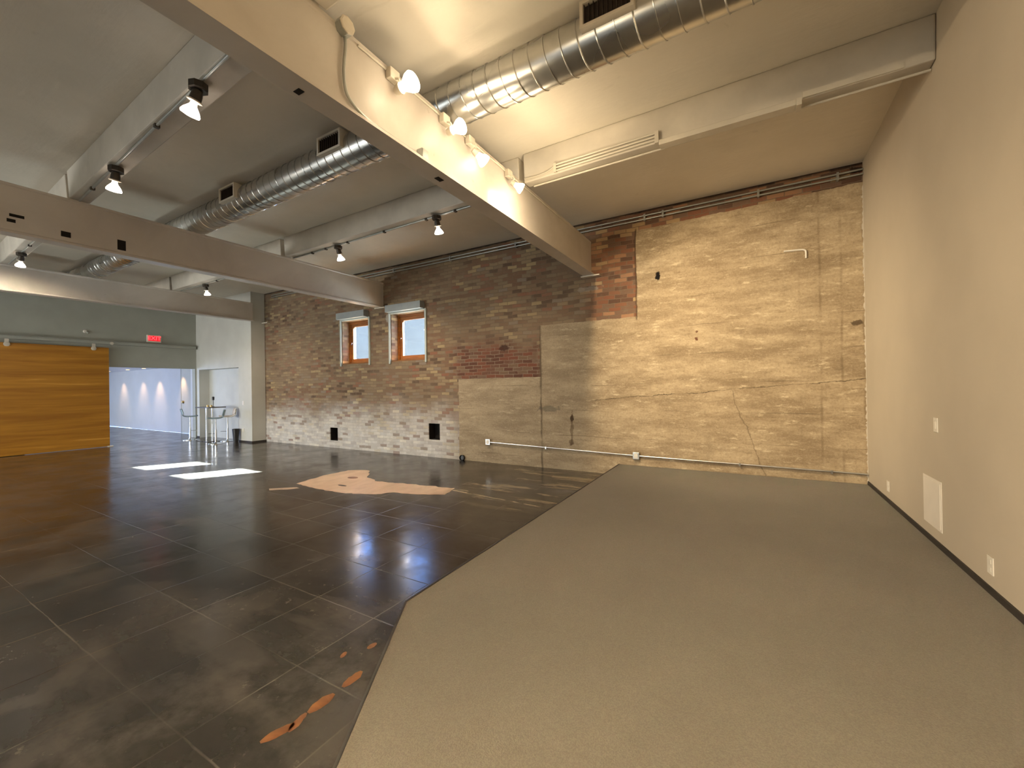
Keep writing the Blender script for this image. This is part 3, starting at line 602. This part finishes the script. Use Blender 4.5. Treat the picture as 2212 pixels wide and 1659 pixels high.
def beam_lamp(label, y, aim, e, s=1.0, ang=120, off=0.085, spill=11, blend=1.0):
    t = thing('beam_lamp', label, 'lamp', (-2.462, y, 4.02), 'bright lamps clipped to the nearest steel beam')
    bm = BM((0.0, 0.055, -0.05, 0.05, -0.03, 0.055)); link('mounting_box', bm, M['fixw'], t, bevel=0.006)
    bm = bmesh.new(); j = Vector((0.075, 0.02, -0.10)); tube(bm, smooth_path([(0.05, 0, -0.02), (0.085, 0.005, -0.03), (0.09, 0.012, -0.06), tuple(j)], 5), 0.008, 8); link('arm', bm, M['fixw'], t, smooth=True)
    a = Vector(aim).normalized()
    bm = bmesh.new(); lathe(bm, j - a*0.03*s, a, [(0, 0.022*s), (0.02*s, 0.03*s), (0.05*s, 0.034*s)], 20); link('lampholder', bm, M['fixw'], t, smooth=True)
    bm = bmesh.new(); lathe(bm, j + a*0.02*s, a, [(0, 0.024*s), (0.03*s, 0.032*s), (0.07*s, 0.055*s), (0.095*s, 0.061*s), (0.105*s, 0.055*s), (0.11*s, 0.005*s)], 24); link('bulb', bm, M['bulb'], t, smooth=True)
    spot(t, (off, j.y + a.y*0.17*s, j.z + a.z*0.17*s - 0.03), a, e, ang, blend)
    l = bpy.data.lights.new('spill_fill', 'POINT'); l.energy = spill; l.color = (1.0, 0.785, 0.50); l.shadow_soft_size = 0.05  # extra point light added off the beam, standing in for sideways bulb glow
    o = bpy.data.objects.new('spill_fill', l); COL.objects.link(o); o.parent = t; o.location = (0.42, j.y, j.z - 0.25)
    return t
beam_lamp('brightest lamp on the nearest steel beam, closest to the viewer', 2.38, (1.0, 0.0, 0.05), 260, 1.25, 168, 0.13, 8, 0.35)
beam_lamp('second blazing lamp along the nearest steel beam', 3.02, (1.0, 0.0, 0.05), 240, 1.15, 168, 0.13, 8, 0.35)
beam_lamp('third lamp along the nearest steel beam, turned to the wall', 3.42, (1.45, 3.7, -2.15), 480, 1.1, 82, 0.09)
beam_lamp('smallest and last lamp on the nearest steel beam', 4.18, (2.95, 2.9, -2.15), 380, 1.0, 84, 0.085, 17)
# unseen lamps added behind the viewpoint to brighten carpet, floor and cream wall
for yy, lab in ((-1.6, 'added lamp on the nearest steel beam just behind the viewpoint'), (-4.6, 'added lamp on the nearest steel beam far behind the viewpoint')):
    beam_lamp(lab, yy, (0.75, 0.2, -0.6), 900, 1.1, 150)
for xx, yy, lab in ( (-9.5, -1.4, 'added lamp behind the viewpoint, toward the far grey wall'), (-0.4, -1.4, 'added lamp behind the viewpoint, over the carpet')):
    ceiling_lamp(lab, xx, yy, (0.1, 0.1, -1), 620 if xx > -5 else 170, 1.1, ang=165)

# conduits and boxes on the nearest beam
def pipe(name, label, paths, r, mat, cat, group=None, parent=None, sm=True):
    bm = bmesh.new()
    for p in paths: tube(bm, p, r, 10)
    o = link(name, bm, mat, parent, smooth=True)
    if label: tag(o, label, cat, group)
    return o
fc = thing('bent_conduit', 'curved metal conduit with a box at each end on the nearest beam', 'conduit')
XB = -2.447
bm = bmesh.new(); tube(bm, smooth_path([(XB, 1.945, 4.04), (XB, 1.945, 3.95), (XB, 1.93, 3.80), (XB, 1.940, 3.67), (XB, 1.993, 3.600), (XB, 2.127, 3.555), (XB, 2.354, 3.548), (XB, 2.60, 3.548), (XB, 2.69, 3.548)], 6), 0.011, 10)
link('conduit_tube', bm, M['greycond'], fc, smooth=True)
bm = bmesh.new(); lathe(bm, (-2.462, 1.93, 4.085), (1, 0, 0), [(0, 0.058), (0.05, 0.058), (0.056, 0.05)], 8); link('octagonal_box', bm, M['greycond'], fc)
bm = bmesh.new(); lathe(bm, (-2.405, 1.93, 4.085), (1, 0, 0), [(0, 0.060), (0.008, 0.060), (0.012, 0.05)], 8); link('cover_plate', bm, M['fixw'], fc)
bm = BM((-2.464, -2.40, 2.67, 2.755, 3.515, 3.60)); link('square_box', bm, M['greycond'], fc, bevel=0.008)
# light track feeding the lamps
pipe('lamp_feed_conduit', 'thin cream conduit along the top of the nearest beam', [[(-2.455, 2.06, 4.06), (-2.455, 6.0, 4.06)]], 0.009, M['conduit'], 'conduit')

# conduits on the joists with their couplings
def joist_conduit(label, pts, clips):
    t = thing('joist_conduit', label, 'conduit', group='painted conduits feeding the joist lamps')
    bm = bmesh.new(); tube(bm, pts, 0.012, 10); link('conduit_tube', bm, M['greycond'], t, smooth=True)
    a, b = Vector(pts[0]), Vector(pts[-1])
    for c in clips:
        p = a + (b-a)*c; bm = BM((p.x-0.02, p.x+0.02, p.y-0.022, p.y+0.022, p.z-0.022, p.z+0.012)); link('strap', bm, M['fixt'], t, bevel=0.004)
zc = 4.086
joist_conduit('conduit along the upper left joist between its two lamps', [(-7.64, 1.875, zc), (-2.60, 1.60, zc)], [0.12, 0.55, 0.93])
joist_conduit('conduit along the far left joist', [(-12.5, 2.07, zc), (-7.86, 1.89, zc)], [0.4, 0.7])
joist_conduit('long conduit with small straps on the joist above the windows', [(-7.64, 4.82, zc), (-2.60, 4.73, zc)], [0.12, 0.20, 0.32, 0.50, 0.68, 0.79, 0.92])
joist_conduit('short far conduit on the joist near the wall corner', [(-12.5, 4.88, zc), (-7.86, 4.83, zc)], [0.4, 0.8])
# three conduits and raceways on the right-hand joist
t = thing('conduit_bundle', 'bundle of cream conduits along the joist beside the nearest beam', 'conduit')
for k_, (zz, yo) in enumerate(((4.125, 0.0), (4.160, 0.0), (4.195, 0.0))):
    bm = bmesh.new(); tube(bm, [(-2.02, JR(-2.0)-0.022+yo, zz), (-0.84, JR(-0.84)-0.022+yo, zz)], 0.010, 8); link('conduit_tube', bm, M['conduit'], t, smooth=True)
bm = bmesh.new(); tube(bm, smooth_path([(-2.44, JR(-2.44)-0.014, 4.145), (-2.25, JR(-2.2)-0.014, 4.135), (-2.1, JR(-2.1)-0.016, 4.155), (-2.0, JR(-2.0)-0.020, 4.195)], 6), 0.006, 8); link('loose_wire', bm, M['conduit'], t, smooth=True)
link('strap', BM((-2.03, -1.995, JR(-2)-0.036, JR(-2), 4.108, 4.21)), M['conduit'], t)
link('end_plate', BM((-0.86, -0.82, JR(-0.84)-0.040, JR(-0.84), 4.085, 4.21)), M['conduit'], t)
t = thing('surface_raceway', 'long cream raceway box under the joist toward the cream wall', 'raceway')
link('channel', BM((-0.815, 0.37, JR(0)-0.045, JR(0)+0.06, 4.045, 4.099)), M['conduit'], t, bevel=0.004)
link('end_cap', BM((0.37, 0.41, JR(0)-0.05, JR(0)+0.065, 4.035, 4.099)), M['fixw'], t)
link('cover_strip', BM((0.42, 1.10, JR(0.8)-0.012, JR(0.8)-0.0, 4.105, 4.155)), M['conduit'], t)
pipe('joist_edge_conduit', 'thin conduit along the bottom edge of the right joist', [[(-2.36, JR(-2.4)+0.10, 4.078), (1.285, JR(1.3)+0.10, 4.078)]], 0.011, M['conduit'], 'conduit')

# ------------------------------------------------------------------ pipes on the brick wall
t = thing('wall_conduit_pair', 'pair of grey conduits running along the top of the brick wall', 'conduit')
for zz in (4.345, 4.285):
    bm = bmesh.new(); tube(bm, [(-12.3, D-0.05, zz), (RX-0.004, D-0.05, zz)], 0.013, 10); link('conduit_tube', bm, M['greycond'], t, smooth=True)
for xs_ in (-1.52, -1.23, 1.02, -5.6, -7.28, -3.98, 0.1, -9.2):
    link('strap', BM((xs_-0.014, xs_+0.014, D-0.066, D-0.001, 4.262, 4.368)), M['greycond'], t)
t = thing('low_wall_conduit', 'shiny conduit low on the concrete wall with two outlet boxes', 'conduit')
bm = bmesh.new(); tube(bm, [(-4.66, D-0.035, 0.422), (-1.78, D-0.035, 0.357)], 0.013, 12); link('conduit_tube', bm, M['galvc'], t, smooth=True)
bm = bmesh.new(); tube(bm, [(-1.67, D-0.035, 0.354), (RX-0.004, D-0.035, 0.324)], 0.013, 12); link('conduit_tube', bm, M['galvc'], t, smooth=True)
for xb, zb in ((-4.70, 0.425), (-1.725, 0.355)):
    bx = link('outlet_box', BM((xb-0.055, xb+0.055, D-0.055, D-0.001, zb-0.06, zb+0.06)), M['galvc'], t, bevel=0.006)
    link('outlet_face', BM((xb-0.030, xb+0.030, D-0.060, D-0.054, zb-0.042, zb+0.042)), M['white'], bx)
for xs_ in (-3.4, -0.2, 0.9): 
    zz = 0.422-0.0225*(xs_+4.66) if xs_ < -1.7 else 0.354-0.0102*(xs_+1.67)
    link('strap', BM((xs_-0.012, xs_+0.012, D-0.05, D-0.001, zz-0.03, zz+0.016)), M['galvc'], t)
pipe('pipe_elbow', 'short cream L shaped pipe high on the concrete wall', [smooth_path([(0.40, D-0.012, 3.425), (0.60, D-0.012, 3.412), (0.645, D-0.012, 3.40), (0.660, D-0.012, 3.375), (0.660, D-0.012, 3.285)], 5)], 0.012, M['white'], 'pipe')
bm = bmesh.new(); lathe(bm, (-5.37, D-0.001, 0.05), (0, -1, 0.1), [(0, 0.06), (0.05, 0.062), (0.055, 0.05), (0.03, 0.045)], 16)
tag(link('pipe_stub', bm, M['black'], smooth=True), 'small black pipe stub at the foot of the brick wall', 'pipe')

# ------------------------------------------------------------------ cream wall fittings
def plate(name, label, cat, y, z, w, h, kind):
    t = thing(name, label, cat, (RX, y, z))
    link('cover_plate', BM((-0.007, -0.0005, -w/2, w/2, -h/2, h/2)), M['white'], t, bevel=0.002)
    if kind == 'switch': link('rocker', BM((-0.012, -0.007, -0.016, 0.016, -0.033, 0.033)), M['white'], t, bevel=0.002)
    if kind == 'outlet':
        for s in (-1, 1): link('socket', BM((-0.010, -0.007, -0.017, 0.017, s*0.025-0.014, s*0.025+0.014)), M['white'], t, bevel=0.003)
plate('light_switch', 'cream light switch at chest height on the cream wall', 'switch', 4.70, 1.186, 0.085, 0.118, 'switch')
plate('power_outlet', 'cream outlet low on the cream wall, closest to the brick corner', 'outlet', 6.155, 0.37, 0.085, 0.118, 'outlet')
plate('power_outlet', 'cream outlet low on the cream wall, closest to the viewer', 'outlet', 3.82, 0.37, 0.078, 0.115, 'outlet')
t = thing('access_panel', 'square off white access panel low on the cream wall', 'panel', (RX, 4.81, 0.528))
link('panel_frame', BM((-0.006, -0.0005, -0.205, 0.205, -0.205, 0.205)), M['panel'], t, bevel=0.002)
link('panel_door', BM((-0.010, -0.006, -0.185, 0.185, -0.185, 0.185)), M['panel'], t, bevel=0.002)

# ------------------------------------------------------------------ far end: sliding wood door, exit sign, furniture
t = thing('sliding_wood_door', 'large amber wood sliding door hanging across the far opening', 'door', (LX+0.09, 0, 0))
link('door_panel', BM((-0.03, 0.03, 0.9, 4.49, 0.010, 2.83)), M['barn'], t, bevel=0.004)
for yy in (1.2, 2.60, 4.17):
    bm = bmesh.new(); lathe(bm, (0.031, yy, 2.79), (1, 0, 0), [(0, 0.055), (0.018, 0.055), (0.022, 0.045)], 20)
    box(bm, 0.03, 0.045, yy-0.035, yy+0.035, 2.74, 2.925); link('hanger', bm, M['fixw'], t, smooth=True)
link('floor_guide', BM((-0.045, 0.05, 4.44, 4.56, 0.001, 0.022)), M['white'], t)
t = thing('door_track', 'grey overhead track that the sliding wood door hangs from', 'track', (LX, 0, 2.93))
link('track_bar', BM((0.001, 0.13, 0.7, 6.64, 0.0, 0.075)), M['wallL'], t, bevel=0.006)
link('track_cap', BM((0.001, 0.17, 0.7, 6.64, 0.076, 0.09)), M['wallL'], t)
bm = bmesh.new(); lathe(bm, (0.12, 4.55, 0.03), (1, 0, 0), [(0, 0.04), (0.02, 0.045), (0.03, 0.03)], 16); link('stop', bm, M['fixw'], t)
t = thing('exit_sign', 'glowing red exit sign high on the far grey wall', 'sign', (LX, 5.56, 3.19))
link('housing', BM((0.001, 0.055, -0.175, 0.175, -0.115, 0.11)), M['white'], t, bevel=0.006)
link('lit_face', BM((0.055, 0.060, -0.145, 0.150, -0.070, 0.09)), M['red'], t)
def text_mesh(s, size, name, mat, parent, mtx, ext=0.002):
    cu = bpy.data.curves.new('t', 'FONT'); cu.body = s; cu.size = size; cu.extrude = ext; cu.align_x = 'CENTER'; cu.align_y = 'CENTER'; cu.offset = 0.003
    ob = bpy.data.objects.new('t', cu); COL.objects.link(ob); bpy.context.view_layer.update()
    me = bpy.data.meshes.new_from_object(ob.evaluated_get(bpy.context.evaluated_depsgraph_get())); bpy.data.objects.remove(ob)
    me.materials.clear(); me.materials.append(mat); o = bpy.data.objects.new(name, me); COL.objects.link(o); o.parent = parent; o.matrix_local = mtx; return o
text_mesh('EXIT', 0.16, 'lettering', M['redl'], t, Matrix.Translation((0.063, 0.0025, 0.01)) @ Matrix(((0, 0, 1, 0), (1, 0, 0, 0), (0, 1, 0, 0), (0, 0, 0, 1))))
t = thing('wall_sensor', 'small white sensor on the grey wall above the wood door', 'sensor', (LX, 4.03, 3.26))
bm = bmesh.new(); lathe(bm, (0.001, 0, 0), (1, 0, 0), [(0, 0.045), (0.03, 0.045), (0.045, 0.03)], 20); link('sensor_base', bm, M['white'], t, smooth=True)
bm = bmesh.new(); lathe(bm, (0.05, 0.02, -0.015), (0.6, 0.5, -0.5), [(0, 0.02), (0.06, 0.028), (0.065, 0.012)], 16); link('sensor_head', bm, M['wallL'], t, smooth=True)
# downlights of the next room
for (x, y, lab, ws) in ((-23.9, 6.7, 'recessed downlight farthest down the next room', 1), (-21.85, 6.7, 'recessed downlight second farthest in the next room', 1), (-20.3, 6.7, 'recessed downlight in the middle of the next room', 1.2), (-18.2, 6.75, 'recessed downlight by the pale door of the next room', 1.0)):
    t = thing('downlight', lab, 'lamp', (x, y, 2.46), 'recessed downlights of the next room')
    bm = bmesh.new(); lathe(bm, (0, 0, 0), (0, 0, -1), [(0, 0.07), (0.012, 0.075), (0.014, 0.06)], 24); link('trim_ring', bm, M['white'], t, smooth=True)
    bm = bmesh.new(); lathe(bm, (0, 0, -0.0142), (0, 0, -1), [(0, 0.055), (0.003, 0.05)], 24); link('lens', bm, M['down'], t, smooth=True)
    spot(t, (0, 0.1, -0.05), (0, 0.22, -1), 75*ws, 62, 0.9, (1.0, 0.60, 0.30), 0.03)

# bar table, stools, bin
t = thing('bar_table', 'high dark topped bar table between the stools by the recess', 'table', (-14.50, 6.40, 0))
link('table_top', BM((-0.42, 0.42, -0.24, 0.24, 1.03, 1.06)), M['tabtop'], t, bevel=0.006)
for xx in (-0.27, 0.10):
    bm = bmesh.new(); tube(bm, [(xx, 0, 0.02), (xx, 0, 1.03)], 0.02, 14); link('leg', bm, M['chrome'], t, smooth=True)
    bm = BM((xx-0.16, xx+0.16, -0.2, 0.2, 0.0, 0.015)); link('foot_plate', bm, M['tabtop'], t, bevel=0.004)
bm = bmesh.new(); lathe(bm, (0, 0, 0), (0, 0, 1), [(0, 0.035), (0.008, 0.035), (0.014, 0.008), (0.20, 0.008), (0.205, 0.03), (0.30, 0.033), (0.31, 0.02)], 16)
o = link('table_dispenser', bm, M['black'], smooth=True); o.location = (-14.38, 6.42, 1.06); tag(o, 'small black head on a thin stem standing on the bar table', 'dispenser')
for dx, dy, lab in ((-0.18, 0.0, 'small brass candle holder at the left on the bar table'), (-0.02, 0.03, 'small brass candle holder in the middle of the bar table')):
    bm = bmesh.new(); lathe(bm, (0, 0, 0), (0, 0, 1), [(0, 0.03), (0.045, 0.034), (0.05, 0.025), (0.02, 0.02)], 14)
    o = link('candle_holder', bm, M['brass'], smooth=True); o.location = (-14.5+dx, 6.40+dy, 1.06); tag(o, lab, 'candle holder', 'candle holders on the bar table')
def stool(label, loc, rz, shellmat, edgemat):
    t = thing('bar_stool', label, 'stool', loc, 'bar stools around the high table', rz)
    # shell: seat flows up to a back (facing +X local, back at -X)
    prof = [(0.20, 0.755), (0.17, 0.745), (0.05, 0.735), (-0.10, 0.738), (-0.17, 0.765), (-0.205, 0.82), (-0.225, 0.90), (-0.25, 0.99)]
    wid = [0.17, 0.19, 0.20, 0.20, 0.20, 0.195, 0.18, 0.15]
    bm = bmesh.new(); rows = []
    pr = smooth_path([(x, 0, z) for x, z in prof], 3); wd = [wid[min(i//3, 7)]*(1-(i % 3)/3)+wid[min(i//3+1, 7)]*((i % 3)/3) for i in range(len(pr))]
    for p, w in zip(pr, wd): rows.append([bm.verts.new((p.x + (0.05*(abs(s)**2) if p.z > 0.8 else 0), w*s, p.z + (0.02*s*s if p.z < 0.8 else 0))) for s in (-1, -0.66, -0.33, 0, 0.33, 0.66, 1)])
    for a, b in zip(rows, rows[1:]):
        for i in range(6): bm.faces.new((a[i], a[i+1], b[i+1], b[i]))
    o = link('seat_shell', bm, shellmat, t, smooth=True); md = o.modifiers.new('thick', 'SOLIDIFY'); md.thickness = 0.014; md.offset = 0
    if edgemat:
        bm = bmesh.new(); tube(bm, [tuple(Vector((p.x+(0.05 if p.z > 0.8 else 0), -w-0.006, p.z+(0.02 if p.z < 0.8 else 0)))) for p, w in zip(pr, wd)], 0.014, 8); link('wood_edge', bm, edgemat, t, smooth=True)
    bm = bmesh.new(); tube(bm, [(0, 0, 0.02), (0, 0, 0.40), (0, 0, 0.401), (0, 0, 0.735)], [0.03, 0.03, 0.018, 0.018], 14); link('pole', bm, M['chrome'], t, smooth=True)
    bm = bmesh.new(); lathe(bm, (0, 0, 0), (0, 0, 1), [(0, 0.20), (0.008, 0.20), (0.02, 0.15), (0.035, 0.04), (0.06, 0.032)], 28); link('base', bm, M['chrome'], t, smooth=True)
    bm = bmesh.new(); tube(bm, [(0.02, 0, 0.30), (0.16, -0.07, 0.30), (0.20, 0, 0.30), (0.16, 0.07, 0.30), (0.02, 0, 0.30)], 0.008, 8); link('footrest', bm, M['chrome'], t, smooth=True)
    return t
stool('pale blue bar stool on the left side of the bar table', (-15.50, 6.26, 0), R(68), M['shell'], None)
stool('pale blue bar stool in front of the bar table, back to the right', (-13.62, 6.14, 0), R(246), M['shell'], None)
stool('bar stool with tan wood edge standing behind by the wall recess', (-14.05, 6.66, 0), R(250), M['white'], M['tan'])
t = thing('waste_bin', 'small tapered black waste bin against the pale wall end', 'bin', (-13.42, 6.585, 0))
bm = bmesh.new(); lathe(bm, (0, 0, 0), (0, 0, 1), [(0, 0.065), (0.39, 0.095), (0.395, 0.095), (0.395, 0.088), (0.02, 0.060)], 28, True, True); link('bin_body', bm, M['black'], t, smooth=True)
bm = bmesh.new(); tube(bm, [(0.093*math.cos(2*math.pi*k/24), 0.093*math.sin(2*math.pi*k/24), 0.395) for k in range(25)], 0.005, 6, False); link('rim', bm, M['base'], t, smooth=True)
t = thing('light_switch', 'small white switch on the pale wall beside the recess', 'switch', (-13.22, 6.70, 1.17)); link('cover_plate', BM((-0.04, 0.04, -0.008, -0.0005, -0.06, 0.06)), M['white'], t, bevel=0.002)
link('rocker', BM((-0.016, 0.016, -0.013, -0.008, -0.033, 0.033)), M['white'], t, bevel=0.002)
t = thing('power_outlet', 'small white outlet low on the pale wall beside the bin', 'outlet', (-13.22, 6.70, 0.36)); link('cover_plate', BM((-0.035, 0.035, -0.008, -0.0005, -0.06, 0.06)), M['white'], t, bevel=0.002)
